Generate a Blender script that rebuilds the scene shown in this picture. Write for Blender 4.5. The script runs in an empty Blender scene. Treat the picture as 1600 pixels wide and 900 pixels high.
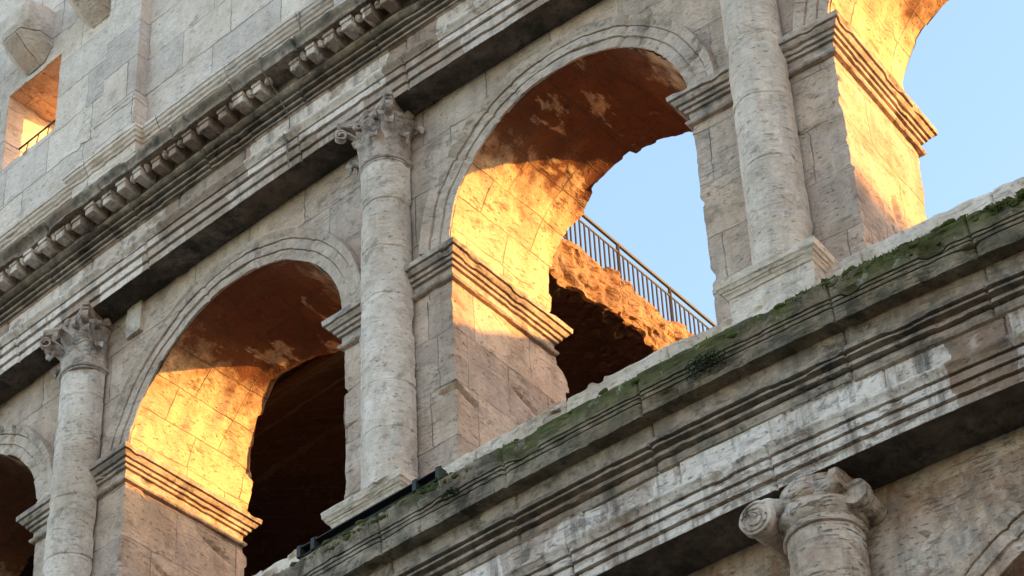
import bpy, math, random
import numpy as np
from mathutils import Matrix, Vector

random.seed(7)
scene = bpy.context.scene
COL = scene.collection

# ------------------------------------------------------------------ camera
CAM = (20.6619, -23.0020, -22.8206)
YAW, PITCH, ROLL, FPX = -0.67029, 0.73990, -0.05574, 4439.08
PPX, PPY = 11.9, -25.7
cd = bpy.data.cameras.new('camera')
cam = bpy.data.objects.new('camera', cd)
COL.objects.link(cam)
_f = Vector((math.sin(YAW)*math.cos(PITCH), math.cos(YAW)*math.cos(PITCH), math.sin(PITCH)))
_r = Vector((math.cos(YAW), -math.sin(YAW), 0))
_u = _r.cross(_f)
_r2 = math.cos(ROLL)*_r + math.sin(ROLL)*_u
_u2 = -math.sin(ROLL)*_r + math.cos(ROLL)*_u
cam.matrix_world = Matrix(((_r2.x, _u2.x, -_f.x, CAM[0]), (_r2.y, _u2.y, -_f.y, CAM[1]),
                           (_r2.z, _u2.z, -_f.z, CAM[2]), (0, 0, 0, 1)))
cd.sensor_width = 36.0
cd.lens = 36.0*FPX/1600.0
cd.shift_x = -PPX/1600.0
cd.shift_y = PPY/1600.0
cd.clip_start = 0.5
cd.clip_end = 3000
scene.camera = cam

# ------------------------------------------------------------------ light
SUN = Vector((1.0, 0.80, 0.22)).normalized()
world = bpy.data.worlds.new("World")
scene.world = world
world.use_nodes = True
wn = world.node_tree.nodes
wl = world.node_tree.links
wn.clear()
wo = wn.new('ShaderNodeOutputWorld')
bg = wn.new('ShaderNodeBackground')
sky = wn.new('ShaderNodeTexSky')
sky.sky_type = 'NISHITA'
sky.sun_disc = False
sky.sun_elevation = math.asin(SUN.z)
sky.sun_rotation = math.atan2(SUN.x, SUN.y)
sky.altitude = 30
sky.air_density = 1.0
sky.dust_density = 1.6
sky.ozone_density = 1.0
bg.inputs['Strength'].default_value = 0.15
wl.new(sky.outputs['Color'], bg.inputs['Color'])
wl.new(bg.outputs['Background'], wo.inputs['Surface'])

sd = bpy.data.lights.new('sun', 'SUN')
sd.energy = 2.8
sd.angle = math.radians(0.5)
sd.color = (1.0, 0.48, 0.10)
sun = bpy.data.objects.new('sun', sd)
COL.objects.link(sun)
sun.location = (40, 40, 40)
sun.rotation_euler = SUN.to_track_quat('Z', 'Y').to_euler()

vs = scene.view_settings
vs.view_transform = 'Standard'
vs.look = 'None'
vs.exposure = 2.32
vs.gamma = 1.0
vs.use_curve_mapping = False
scene.cycles.max_bounces = 6
scene.cycles.diffuse_bounces = 4

# ------------------------------------------------------------------ facade coordinates
# s runs along the curved front, d comes out of it, z is the height over the third storey's floor
RAD, P = 103.724, 6.7
GX, GW = np.polynomial.legendre.leggauss(6)


def to_world(V):
    s, d, z = V[:, 0], V[:, 1], V[:, 2]
    x = np.zeros_like(s)
    y = np.zeros_like(s)
    for g, w in zip(GX, GW):
        q = s*(g+1)/2
        t = q/RAD+KAP_*q*q/2
        x += np.cos(t)*w
        y += np.sin(t)*w
    x *= s/2
    y *= s/2
    T = s/RAD+KAP_*s*s/2
    return np.stack([x+d*np.sin(T), y-d*np.cos(T), z], 1)


KAP_ = 0.00083222
GROUND = -24.45

# ------------------------------------------------------------------ noise


def _hash(ix, iy, iz, seed):
    h = (ix*374761393+iy*668265263+iz*2147483647 + seed*1274126177) & 0xffffffff
    h = ((h ^ (h >> 13))*1274126177) & 0xffffffff
    h = ((h ^ (h >> 16))*2246822519) & 0xffffffff
    return ((h ^ (h >> 15)) & 0xffffff).astype(np.float64)/0x7fffff-1.0


def noise(Pt, f, seed=0):
    """value noise in -1..1 on an (n,3) array"""
    Q = np.asarray(Pt, float)*np.asarray(f, float)+100.0
    I = np.floor(Q).astype(np.int64)
    F = Q-I
    F = F*F*F*(F*(F*6-15)+10)
    r = 0
    for a in (0, 1):
        wa = F[:, 0] if a else 1-F[:, 0]
        for b in (0, 1):
            wb = F[:, 1] if b else 1-F[:, 1]
            for c in (0, 1):
                wc = F[:, 2] if c else 1-F[:, 2]
                r = r+wa*wb*wc*_hash(I[:, 0]+a, I[:, 1]+b, I[:, 2]+c, seed)
    return r


def vnoise(V, f, seed):
    return np.stack([noise(V, f, seed), noise(V, f, seed+11), noise(V, f, seed+23)], 1)


def sstep(x, a, b):
    t = np.clip((x-a)/(b-a), 0, 1)
    return t*t*(3-2*t)


# ------------------------------------------------------------------ objects


class MB:
    """collects grids and polygons in facade coordinates (or world ones) and links them as one mesh"""

    def __init__(self):
        self.v = []
        self.f = []
        self.n = 0

    def add(self, V, F):
        V = np.asarray(V, float)
        self.v.append(V)
        for q in F:
            self.f.append(np.asarray(q, np.int64)+self.n)
        self.n += len(V)

    def grid(self, G, flip=False, wrap=False):
        G = np.asarray(G, float)
        n, m = G.shape[:2]
        idx = np.arange(n*m).reshape(n, m)
        if wrap:
            idx = np.concatenate([idx, idx[:, :1]], 1)
        q = np.stack([idx[:-1, :-1], idx[1:, :-1], idx[1:, 1:], idx[:-1, 1:]], -1).reshape(-1, 4)
        if flip:
            q = q[:, ::-1]
        self.add(G.reshape(-1, 3), [q])

    def fan(self, loop, flip=False):
        L = np.asarray(loop, float)
        c = L.mean(0)
        n = len(L)
        tri = np.array([[i, (i+1) % n, n] for i in range(n)])
        if flip:
            tri = tri[:, ::-1]
        self.add(np.vstack([L, c]), [tri])

    def box(self, lo, hi, n=(1, 1, 1)):
        lo = np.array(lo, float)
        hi = np.array(hi, float)
        for ax in range(3):
            o = [i for i in range(3) if i != ax]
            a = np.linspace(lo[o[0]], hi[o[0]], n[o[0]]+1)
            b = np.linspace(lo[o[1]], hi[o[1]], n[o[1]]+1)
            A, B = np.meshgrid(a, b, indexing='ij')
            for side, val in ((0, lo[ax]), (1, hi[ax])):
                G = np.zeros(A.shape+(3,))
                G[..., o[0]] = A
                G[..., o[1]] = B
                G[..., ax] = val
                self.grid(G, flip=bool((side == 0) == (ax != 1)))

    def tube(self, pts, r, n=8, cap=True):
        pts = np.asarray(pts, float)
        rr = np.broadcast_to(np.asarray(r, float), (len(pts),))
        t = np.gradient(pts, axis=0)
        t /= np.linalg.norm(t, axis=1)[:, None]+1e-12
        ref = np.array([0, 0, 1.0]) if abs(t[:, 2]).mean() < .8 else np.array([0, 1.0, 0])
        a = np.cross(t, ref)
        a /= np.linalg.norm(a, axis=1)[:, None]
        b = np.cross(t, a)
        th = np.linspace(0, 2*np.pi, n, endpoint=False)
        G = pts[:, None]+rr[:, None, None]*(a[:, None]*np.cos(th)[None, :, None]+b[:, None]*np.sin(th)[None, :, None])
        self.grid(G, wrap=True)
        if cap:
            self.fan(G[0])
            self.fan(G[-1], True)

    def blob(self, c, r, n=10, seed=0, amp=.15):
        th = np.linspace(0, np.pi, n)
        ph = np.linspace(0, 2*np.pi, 2*n, endpoint=False)
        T, H = np.meshgrid(th, ph, indexing='ij')
        D = np.stack([np.sin(T)*np.cos(H), np.sin(T)*np.sin(H), np.cos(T)], -1)
        k = 1+amp*noise(D.reshape(-1, 3)*1.3+seed*3.1, 1.5, seed).reshape(T.shape)
        self.grid(np.asarray(c)+D*np.asarray(r)*k[..., None], wrap=True)

    def build(self, name, mat, parent=None, disp=None, amp=1.0, world_co=False, angle=38, smooth=True, seed=3,
              course=0.0, attr=None):
        V = np.vstack(self.v)
        S0 = V.copy() if attr is None else attr(V.copy())
        if amp > 0:
            V = V+amp*(0.006*vnoise(V, 1.3, seed)+0.007*vnoise(V, 5.3, seed+1)+0.006*vnoise(V, (13.0, 13.0, 17.0), seed+2))
            # chips: bites taken out of the stone
            ch = sstep(noise(V, (2.6, 2.6, 4.0), seed+5), .45, .75)
            V = V+amp*ch[:, None]*0.045*vnoise(V, (7.0, 7.0, 10.0), seed+6)
        if disp is not None:
            V = disp(V)
        W = V if world_co else to_world(V)
        off = np.zeros(3)
        if parent is not None:
            off = np.array(root_loc(parent))
        W = W-off
        me = bpy.data.meshes.new(name)
        polys = []
        starts = []
        tot = 0
        for q in self.f:
            k = q.shape[1]
            polys.append(q.reshape(-1))
            starts.append(tot+np.arange(len(q))*k)
            tot += q.size
        loops = np.concatenate(polys)
        st = np.concatenate(starts)
        me.vertices.add(len(W))
        me.vertices.foreach_set('co', W.astype(np.float32).ravel())
        me.loops.add(len(loops))
        me.loops.foreach_set('vertex_index', loops.astype(np.int32))
        me.polygons.add(len(st))
        me.polygons.foreach_set('loop_start', st.astype(np.int32))
        a = me.attributes.new('stone_co', 'FLOAT_VECTOR', 'POINT')
        a.data.foreach_set('vector', S0.astype(np.float32).ravel())
        me.update(calc_edges=True)
        me.validate()
        if smooth:
            me.shade_smooth()
            me.set_sharp_from_angle(angle=math.radians(angle))
        me.materials.append(mat)
        o = bpy.data.objects.new(name, me)
        COL.objects.link(o)
        if parent is not None:
            o.parent = parent
        return o


_rl = {}


def root_loc(o):
    return _rl.get(o.name, (0, 0, 0)) if o.parent is None else root_loc(o.parent)


def empty(name, loc, label, cat, group=None):
    o = bpy.data.objects.new(name, None)
    o.empty_display_size = 0.3
    COL.objects.link(o)
    o.location = loc
    _rl[o.name] = tuple(loc)
    tag(o, label, cat, group)
    return o


def tag(o, label, cat, group=None, kind=None):
    if label:
        o['label'] = label
    if cat:
        o['category'] = cat
    if group:
        o['group'] = group
    if kind:
        o['kind'] = kind
    return o


def w1(s, d, z):
    return to_world(np.array([[s, d, z]], float))[0]


# ------------------------------------------------------------------ materials


class NT:
    def __init__(self, name):
        self.m = bpy.data.materials.new(name)
        self.m.use_nodes = True
        self.t = self.m.node_tree
        self.b = self.t.nodes['Principled BSDF']
        self.b.inputs['Specular IOR Level'].default_value = 0.2
        self.b.inputs['Roughness'].default_value = 0.9

    def n(self, typ, **kw):
        x = self.t.nodes.new(typ)
        for k, v in kw.items():
            if k.startswith('i_'):
                x.inputs[k[2:]].default_value = v
            else:
                setattr(x, k, v)
        return x

    def l(self, a, b):
        self.t.links.new(a, b)

    def co(self, scale):
        a = self.n('ShaderNodeAttribute', attribute_name='stone_co')
        m = self.n('ShaderNodeMapping')
        m.inputs['Scale'].default_value = scale
        self.l(a.outputs['Vector'], m.inputs['Vector'])
        return m.outputs['Vector']

    def noise(self, scale, detail=4, rough=.6, sc=(1, 1, 1), dist=0.0):
        x = self.n('ShaderNodeTexNoise')
        x.inputs['Scale'].default_value = scale
        x.inputs['Detail'].default_value = detail
        x.inputs['Roughness'].default_value = rough
        x.inputs['Distortion'].default_value = dist
        self.l(self.co(sc), x.inputs['Vector'])
        return x.outputs['Fac']

    def ramp(self, fac, stops):
        r = self.n('ShaderNodeValToRGB')
        e = r.color_ramp.elements
        while len(e) < len(stops):
            e.new(0.5)
        for k, (pos, c) in enumerate(stops):
            e[k].position = pos
            e[k].color = (c, c, c, 1) if not hasattr(c, '__len__') else (*c, 1)
        self.l(fac, r.inputs['Fac'])
        return r.outputs['Color']

    def mix(self, fac, a, b, typ='MIX'):
        x = self.n('ShaderNodeMix', data_type='RGBA', blend_type=typ)
        for sock, v in ((x.inputs[0], fac), (x.inputs[6], a), (x.inputs[7], b)):
            if hasattr(v, 'is_linked'):
                self.l(v, sock)
            elif hasattr(v, '__len__'):
                sock.default_value = (*v, 1)
            else:
                sock.default_value = v
        return x.outputs[2]

    def math(self, op, a, b=0.0):
        x = self.n('ShaderNodeMath', operation=op)
        for k, v in ((0, a), (1, b)):
            if hasattr(v, 'is_linked'):
                self.l(v, x.inputs[k])
            else:
                x.inputs[k].default_value = v
        return x.outputs[0]


def stone(name, light, tan, grey, tan_amt=.5, grey_amt=.5, pits=.6, stain=1.0, pth=.555, pscale=2.6, crown_shade_z=None, jaxes=(0, 2), joints=None, streak=.4, moss=0.0, patch=0.0,
          soot=0.0, crust=None, bump=.5, seed=0.0, pit_dir=(1.2, 1.2, 9.0), patch_size=(1.3, 1.1)):
    """weathered travertine: base tone, tan patina, grey film, drip streaks, bedding pits, joints, moss"""
    T = NT(name)
    sx = 1+seed*.013
    big = T.noise(.55*sx, 5, .62)
    mid = T.noise(2.3*sx, 6, .68, dist=.4)
    col = T.mix(T.ramp(big, [(.5-.22*tan_amt-.04, 0.0), (.68-.1*tan_amt, 1.0)]), light, tan)
    col = T.mix(T.math('MULTIPLY', T.ramp(mid, [(.42, 0.0), (.66, 1.0)]), grey_amt), col, grey)
    hgt = []
    if patch > 0:
        br = T.n('ShaderNodeTexBrick')
        a = T.n('ShaderNodeAttribute', attribute_name='stone_co')
        sep = T.n('ShaderNodeSeparateXYZ')
        T.l(a.outputs['Vector'], sep.inputs[0])
        com = T.n('ShaderNodeCombineXYZ')
        wob = T.math('MULTIPLY', T.math('SUBTRACT', T.noise(1.6, 3), .5), .45)
        T.l(T.math('ADD', sep.outputs[0], wob), com.inputs[0])
        T.l(T.math('ADD', sep.outputs[2], .13*seed), com.inputs[1])
        T.l(com.outputs[0], br.inputs['Vector'])
        br.inputs['Scale'].default_value = 1.0
        br.inputs['Mortar Size'].default_value = 0.0
        br.inputs['Brick Width'].default_value = patch_size[0]
        br.inputs['Row Height'].default_value = patch_size[1]
        br.inputs['Color1'].default_value = (0, 0, 0, 1)
        br.inputs['Color2'].default_value = (1, 1, 1, 1)
        k = T.ramp(br.outputs['Color'], [(.25, 0.0), (.75, 1.0)])
        col = T.mix(T.math('MULTIPLY', k, patch), col, tuple(min(.8, c*1.12) for c in light))
        k2 = T.ramp(br.outputs['Color'], [(.12, 1.0), (.22, 0.0)])
        col = T.mix(T.math('MULTIPLY', k2, patch*.8), col, tuple(c*.72 for c in tan))
    if streak > 0:
        st = T.noise(1.0, 5, .7, sc=(3.4, 3.4, .42))
        col = T.mix(T.math('MULTIPLY', T.ramp(st, [(.5, 0.0), (.66, 1.0)]), min(.95, streak*1.15)), col,
                    tuple(c*.62 for c in grey))
        st2 = T.noise(1.0, 4, .6, sc=(2.1, 2.1, .3))
        col = T.mix(T.math('MULTIPLY', T.ramp(st2, [(.56, 0.0), (.74, 1.0)]), streak*.7), col,
                    tuple(min(.75, c*1.1) for c in light))
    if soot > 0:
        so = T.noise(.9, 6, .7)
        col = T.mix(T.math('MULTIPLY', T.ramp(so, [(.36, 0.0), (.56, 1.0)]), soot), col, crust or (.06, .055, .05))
    # rust-brown blooms and black lichen specks, each with its own ragged outline
    bl = T.noise(1.15, 8, .74, dist=.5)
    col = T.mix(T.math('MULTIPLY', T.ramp(bl, [(.53, 0.0), (.60, 1.0)]), min(.95, (.28+.45*tan_amt)*stain)), col, tuple(c*.70 for c in tan))
    bk = T.noise(1.7, 9, .78, dist=.3)
    col = T.mix(T.math('MULTIPLY', T.ramp(bk, [(.57-.02*stain, 0.0), (.64-.02*stain, 1.0)]), min(.95, (.35+.48*grey_amt)*stain)), col, tuple(c*.55 for c in grey))
    if crown_shade_z is not None:
        # crown shade put into the colour above the sunlit edge, as a flaked crust
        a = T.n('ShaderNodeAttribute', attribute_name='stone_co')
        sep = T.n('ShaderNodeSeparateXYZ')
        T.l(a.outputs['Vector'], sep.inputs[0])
        e = T.math('ADD', T.math('SUBTRACT', sep.outputs[2], crown_shade_z), T.math('MULTIPLY', T.math('SUBTRACT', T.noise(1.5, 6, .65), .5), 2.2))
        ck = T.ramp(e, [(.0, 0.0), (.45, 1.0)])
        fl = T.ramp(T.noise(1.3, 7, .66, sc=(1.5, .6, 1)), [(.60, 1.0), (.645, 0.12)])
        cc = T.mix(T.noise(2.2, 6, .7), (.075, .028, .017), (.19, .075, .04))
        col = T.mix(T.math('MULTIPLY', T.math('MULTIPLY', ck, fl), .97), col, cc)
    # bedding pits of travertine
    p1 = T.noise(pscale, 5, .72, sc=pit_dir, dist=.25)
    gate = T.ramp(T.noise(.95, 4, .6), [(.44, 0.0), (.60, 1.0)])
    pit = T.math('MULTIPLY', T.ramp(p1, [(pth, 0.0), (pth+.07, 1.0)]), gate)
    p2 = T.noise(9.0, 3, .6, sc=(1, 1, 2.2))
    pit2 = T.math('MULTIPLY', T.ramp(p2, [(.61, 0.0), (.67, 1.0)]), .85)
    pall = T.math('MAXIMUM', pit, pit2)
    col = T.mix(T.math('MULTIPLY', pall, pits), col, (.085, .065, .05))
    fine = T.noise(14.0, 6, .75, sc=(1, 1, 2.0))
    col = T.mix(.5, col, T.ramp(fine, [(.28, .30), (.72, .98)]), 'MULTIPLY')
    col = T.mix(1.0, col, (1.60, 1.455, 1.365), 'MULTIPLY')
    h = T.math('ADD', T.math('MULTIPLY', fine, .35), T.math('MULTIPLY', T.noise(5.0, 5, .6), .55))
    h = T.math('SUBTRACT', h, T.math('MULTIPLY', pall, .55*min(1, pits+.3)))
    if joints:
        br = T.n('ShaderNodeTexBrick')
        a = T.n('ShaderNodeAttribute', attribute_name='stone_co')
        sep = T.n('ShaderNodeSeparateXYZ')
        T.l(a.outputs['Vector'], sep.inputs[0])
        com = T.n('ShaderNodeCombineXYZ')
        wob = T.math('MULTIPLY', T.math('SUBTRACT', T.noise(2.2, 4), .5), .06)
        u = T.math('ADD', sep.outputs[jaxes[0]], T.math('MULTIPLY', sep.outputs[1], joints[3] if len(joints) > 3 else 0.0))
        T.l(T.math('ADD', u, wob), com.inputs[0])
        T.l(T.math('ADD', T.math('ADD', sep.outputs[jaxes[1]], joints[2]), wob), com.inputs[1])
        T.l(com.outputs[0], br.inputs['Vector'])
        br.inputs['Scale'].default_value = 1.0
        br.inputs['Mortar Size'].default_value = .012
        br.inputs['Mortar Smooth'].default_value = .35
        br.inputs['Brick Width'].default_value = joints[0]
        br.inputs['Row Height'].default_value = joints[1]
        br.offset = .43
        br.squash = .72
        br.squash_frequency = 3
        br.inputs['Color1'].default_value = (.80, .80, .82, 1)
        br.inputs['Color2'].default_value = (1.12, 1.09, 1.05, 1)
        br.inputs['Mortar'].default_value = (1, 1, 1, 1)
        col = T.mix(.8, col, br.outputs['Color'], 'MULTIPLY')
        jg = T.ramp(T.noise(1.3, 4, .6), [(.34, .25), (.6, 1.0)])
        jm = T.math('MULTIPLY', br.outputs['Fac'], jg)
        col = T.mix(T.math('MULTIPLY', jm, .8), col, (.10, .085, .07))
        h = T.math('SUBTRACT', h, T.math('MULTIPLY', jm, 1.1))
    if moss > 0:
        a = T.n('ShaderNodeAttribute', attribute_name='stone_co')
        sep = T.n('ShaderNodeSeparateXYZ')
        T.l(a.outputs['Vector'], sep.inputs[0])
        zf = T.ramp(T.math('ADD', sep.outputs[2], .72), [(.0, 0.05), (.38, .16), (.54, .62), (.70, 1.0)])
        win = T.ramp(T.math('DIVIDE', sep.outputs[0], 12.0), [(0, .45), (.10, .55), (.20, .5), (.27, .95), (.47, 1.0), (.55, .62), (.66, .62), (.72, .95),
                                                              (.84, .95), (.92, .5)])
        mn = T.math('ADD', T.noise(.75, 6, .72), T.math('MULTIPLY', T.noise(7.0, 4, .7), .28))
        mn = T.math('ADD', mn, T.math('MULTIPLY', T.math('SUBTRACT', win, .7), .45))
        mk = T.math('MULTIPLY', T.ramp(mn, [(.60, 0.0), (.69, 1.0)]), zf)
        mcol = T.mix(T.noise(6.0, 4), (.032, .034, .009), (.15, .145, .03))
        col = T.mix(T.math('MULTIPLY', mk, moss), col, mcol)
        gk = T.math('MULTIPLY', T.ramp(T.noise(2.6, 6, .7), [(.44, 0.0), (.62, 1.0)]), zf)
        col = T.mix(T.math('MULTIPLY', gk, moss*.55), col, (.055, .05, .036))
        li = T.ramp(T.noise(5.0, 5, .7, sc=(1, 1, .8)), [(.62, 0.0), (.68, 1.0)])
        col = T.mix(T.math('MULTIPLY', T.math('MULTIPLY', li, zf), .55), col, (.46, .50, .40))
        h = T.math('ADD', h, T.math('MULTIPLY', mk, .5))
    T.l(col, T.b.inputs['Base Color'])
    bp = T.n('ShaderNodeBump')
    bp.inputs['Strength'].default_value = bump
    bp.inputs['Distance'].default_value = .05
    T.l(h, bp.inputs['Height'])
    T.l(bp.outputs[0], T.b.inputs['Normal'])
    return T.m


def metal(name, col, rough=.6, met=.0):
    T = NT(name)
    k = T.noise(12, 5, .7)
    T.l(T.mix(T.ramp(k, [(.4, 0.0), (.7, 1.0)]), col, tuple(c*.55+.01 for c in col)), T.b.inputs['Base Color'])
    T.b.inputs['Roughness'].default_value = rough
    T.b.inputs['Metallic'].default_value = met
    bp = T.n('ShaderNodeBump')
    bp.inputs['Strength'].default_value = .2
    bp.inputs['Distance'].default_value = .01
    T.l(k, bp.inputs['Height'])
    T.l(bp.outputs[0], T.b.inputs['Normal'])
    return T.m


LIGHT = (.57, .485, .435)
TAN = (.41, .30, .235)
GREY = (.25, .212, .19)
M = {
    'wall': stone('travertine_wall', LIGHT, TAN, GREY, .75, .45, .65, streak=.35, stain=.8, seed=1, bump=.55),
    'bay': stone('travertine_pier', (.56, .475, .425), (.43, .325, .26), GREY, .9, .55, .7, joints=(1.25, .98, .2, 1.0), streak=.25, stain=.8, seed=2,
                 bump=.55),
    'column': stone('travertine_column', (.60, .525, .48), (.47, .385, .32), (.32, .28, .255), (.35), .5, .6, pth=.575, pscale=4.2, streak=.3, seed=3),
    'carving': stone('travertine_carving', (.50, .43, .40), (.40, .31, .27), (.15, .135, .125), .5, .75, .6, streak=.3, seed=4,
                     bump=.7),
    'soffit': stone('travertine_soffit', (.56, .435, .30), (.50, .36, .235), (.32, .21, .13), .25, .12, .6, streak=.0, seed=21, bump=.7, crown_shade_z=6.62,
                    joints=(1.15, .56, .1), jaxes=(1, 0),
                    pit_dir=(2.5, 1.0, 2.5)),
    'archivolt': stone('travertine_archivolt', (.51, .43, .38), (.42, .325, .265), (.25, .21, .185), .7, .6, .6, streak=.2, seed=5),
    'impost': stone('travertine_impost', (.47, .40, .36), (.38, .29, .24), (.15, .135, .125), .5, .9, .6, streak=.35, seed=6),
    'entab': stone('travertine_entablature', (.57, .495, .455), (.38, .27, .21), (.20, .172, .155), .9, .65, .5, streak=.55,
                   patch=.85, stain=1.0, seed=7, patch_size=(1.0, 2.4)),
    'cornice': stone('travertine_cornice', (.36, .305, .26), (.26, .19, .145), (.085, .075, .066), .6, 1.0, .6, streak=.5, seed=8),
    'attic': stone('travertine_attic', (.62, .55, .51), (.52, .435, .375), (.38, .335, .31), .3, .3, .5,
                   joints=(1.7, .92, .35), streak=.12, stain=.8, seed=9, bump=.5),
    'low_entab': stone('travertine_stained', (.53, .48, .455), (.26, .165, .115), (.14, .122, .11), .95, .6, .75, streak=.8, patch=.8,
                       stain=1.0, seed=10, bump=.6, patch_size=(.8, 1.7)),
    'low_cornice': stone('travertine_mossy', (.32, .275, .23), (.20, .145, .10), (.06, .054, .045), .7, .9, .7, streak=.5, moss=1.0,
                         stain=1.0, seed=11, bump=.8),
    'low_wall': stone('travertine_brown_patina', (.58, .52, .48), (.35, .21, .14), (.14, .12, .105), 1.0, .6, .6, streak=.45, patch=.25,
                      stain=1.0, seed=12, bump=.7),
    'low_column': stone('travertine_rusty_column', (.54, .48, .44), (.33, .21, .145), (.17, .145, .13), .7, .55, .8, streak=.75, stain=1.0, seed=23, bump=.7),
    'pedestal': stone('travertine_pedestal', (.58, .505, .455), (.47, .38, .31), (.30, .26, .235), .4, .4, .55, streak=.2, seed=13),
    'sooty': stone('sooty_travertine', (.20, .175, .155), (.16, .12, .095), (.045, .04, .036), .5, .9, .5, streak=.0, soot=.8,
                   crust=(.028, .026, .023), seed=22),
    'rubble': stone('roman_concrete', (.30, .185, .10), (.22, .125, .07), (.10, .065, .045), .6, .6, .8, streak=.0, seed=14, bump=1.0, joints=(.34, .13, 0, 0), jaxes=(1, 2),
                    pit_dir=(2, 2, 3)),
    'inner': stone('shade_dark_brick', (.055, .033, .024), (.045, .027, .02), (.03, .02, .016), .6, .6, .6, streak=.1, seed=15,
                   joints=(.6, .22, 0, 1.0)),  # brick darkened towards black; the gallery's deep shade is put into the colour
    'iron': metal('dark_painted_iron', (.035, .028, .024), .55),
    'steel': metal('weathered_dark_steel', (.045, .042, .038), .6, .2),
    'cable': metal('grey_cable', (.22, .20, .17), .8),
    'lead': metal('light_metal', (.42, .42, .42), .45, .6),
}
_g = NT('cobbled_square')
_g.l(_g.mix(_g.noise(.8, 6), (.045, .042, .04), (.07, .13, .115)), _g.b.inputs['Base Color'])
M['ground'] = _g.m
_l = NT('weed_leaves')
_l.l(_l.mix(_l.noise(9, 3), (.012, .016, .006), (.035, .045, .014)), _l.b.inputs['Base Color'])
M['weed'] = _l.m
_l = NT('moss_tufts')
_l.l(_l.mix(_l.noise(3, 4), (.022, .027, .008), (.095, .10, .024)), _l.b.inputs['Base Color'])
M['moss'] = _l.m

# ------------------------------------------------------------------ ground
gb = MB()
gx = np.linspace(-900, 900, 31)
G = np.stack(np.meshgrid(gx, gx, indexing='ij')+[np.full((31, 31), GROUND)], -1)
gb.grid(G)
o = gb.build('ground', M['ground'], None, amp=0, world_co=True)
tag(o, 'paved square in front of the ancient facade', 'ground', kind='structure')

# ------------------------------------------------------------------ the facade
FAC = empty('amphitheatre_facade', (0, 0, GROUND),
            'weathered travertine amphitheatre facade of arches and engaged columns filling the picture', 'ruin')


def part(parent, name, mb, mat, label=None, **kw):
    o = mb.build(name, M[mat], parent, **kw)
    if label:
        o['label'] = label
    return o


def prof_resample(pr, step):
    out = []
    for (a, b) in zip(pr[:-1], pr[1:]):
        a = np.array(a, float)
        b = np.array(b, float)
        n = max(1, int(math.ceil(np.linalg.norm(b-a)/step)))
        for i in range(n):
            out.append(a+(b-a)*i/n)
    out.append(np.array(pr[-1], float))
    return np.array(out)


def s_samples(s0, s1, step, joints):
    s = list(np.arange(s0, s1+1e-6, step))
    for j in joints:
        s += [j-.03, j-.013, j, j+.013, j+.03]
    s = np.array(sorted(x for x in s if s0 <= x <= s1))
    keep = np.concatenate([[True], np.diff(s) > .004])
    return s[keep]


def run_moulding(pr, s0, s1, step=.05, pstep=.05, seed=1, block=(1.3, 2.4), chip=.10, dbase=0.0, off=.014, joints=None):
    """a moulding extruded along s, cut into blocks that sit a little out of line, its edges chipped"""
    rng = random.Random(seed)
    js = joints or []
    if joints is None:
        x = s0+rng.uniform(.2, 1.2)
        while x < s1:
            js.append(x)
            x += rng.uniform(*block)
    js = np.array(js)
    ss = s_samples(s0, s1, step, js)
    pp = prof_resample(pr, pstep)
    S, K = np.meshgrid(ss, np.arange(len(pp)), indexing='ij')
    D = pp[K, 0]
    Z = pp[K, 1]
    bi = np.searchsorted(js, ss)
    r2 = np.random.RandomState(seed)
    od = r2.uniform(-off, off, len(js)+1)[bi]
    oz = r2.uniform(-off*.7, off*.7, len(js)+1)[bi]
    dist = np.min(np.abs(ss[:, None]-js[None]), 1) if len(js) else np.full(len(ss), 9.)
    gr = np.exp(-(dist/.014)**2)*.035
    dm = max(p[0] for p in pr)
    w = np.clip((D-dbase)/(dm-dbase+1e-6), 0, 1)
    Q = np.stack([S, D, Z], -1).reshape(-1, 3)
    c1 = sstep(noise(Q, (1.9, 3.0, 4.0), seed), .55, .68)
    c2 = sstep(noise(Q, (6.5, 6.0, 8.0), seed+1), .30, .8)
    c3 = sstep(noise(Q, (.7, 1.0, 1.2), seed+9), .62, .70)
    c = (chip*.9*c1*(.6+.4*noise(Q, 7.0, seed+2))+chip*.15*c2+chip*.8*c3*(.7+.3*noise(Q, 9.0, seed+3))).reshape(S.shape)
    G = np.stack([S, D+(od-gr)[:, None]*(w > .02)-c*w, Z+oz[:, None]*(w > .02)], -1)
    mb = MB()
    mb.grid(G, flip=True)
    return mb


def blk(x, cell, seed):
    """piecewise constant random value per cell, for courses of stone"""
    i = np.floor(np.asarray(x)/cell).astype(np.int64)
    return _hash(i, i*0+3, i*0+7, seed)


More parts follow.
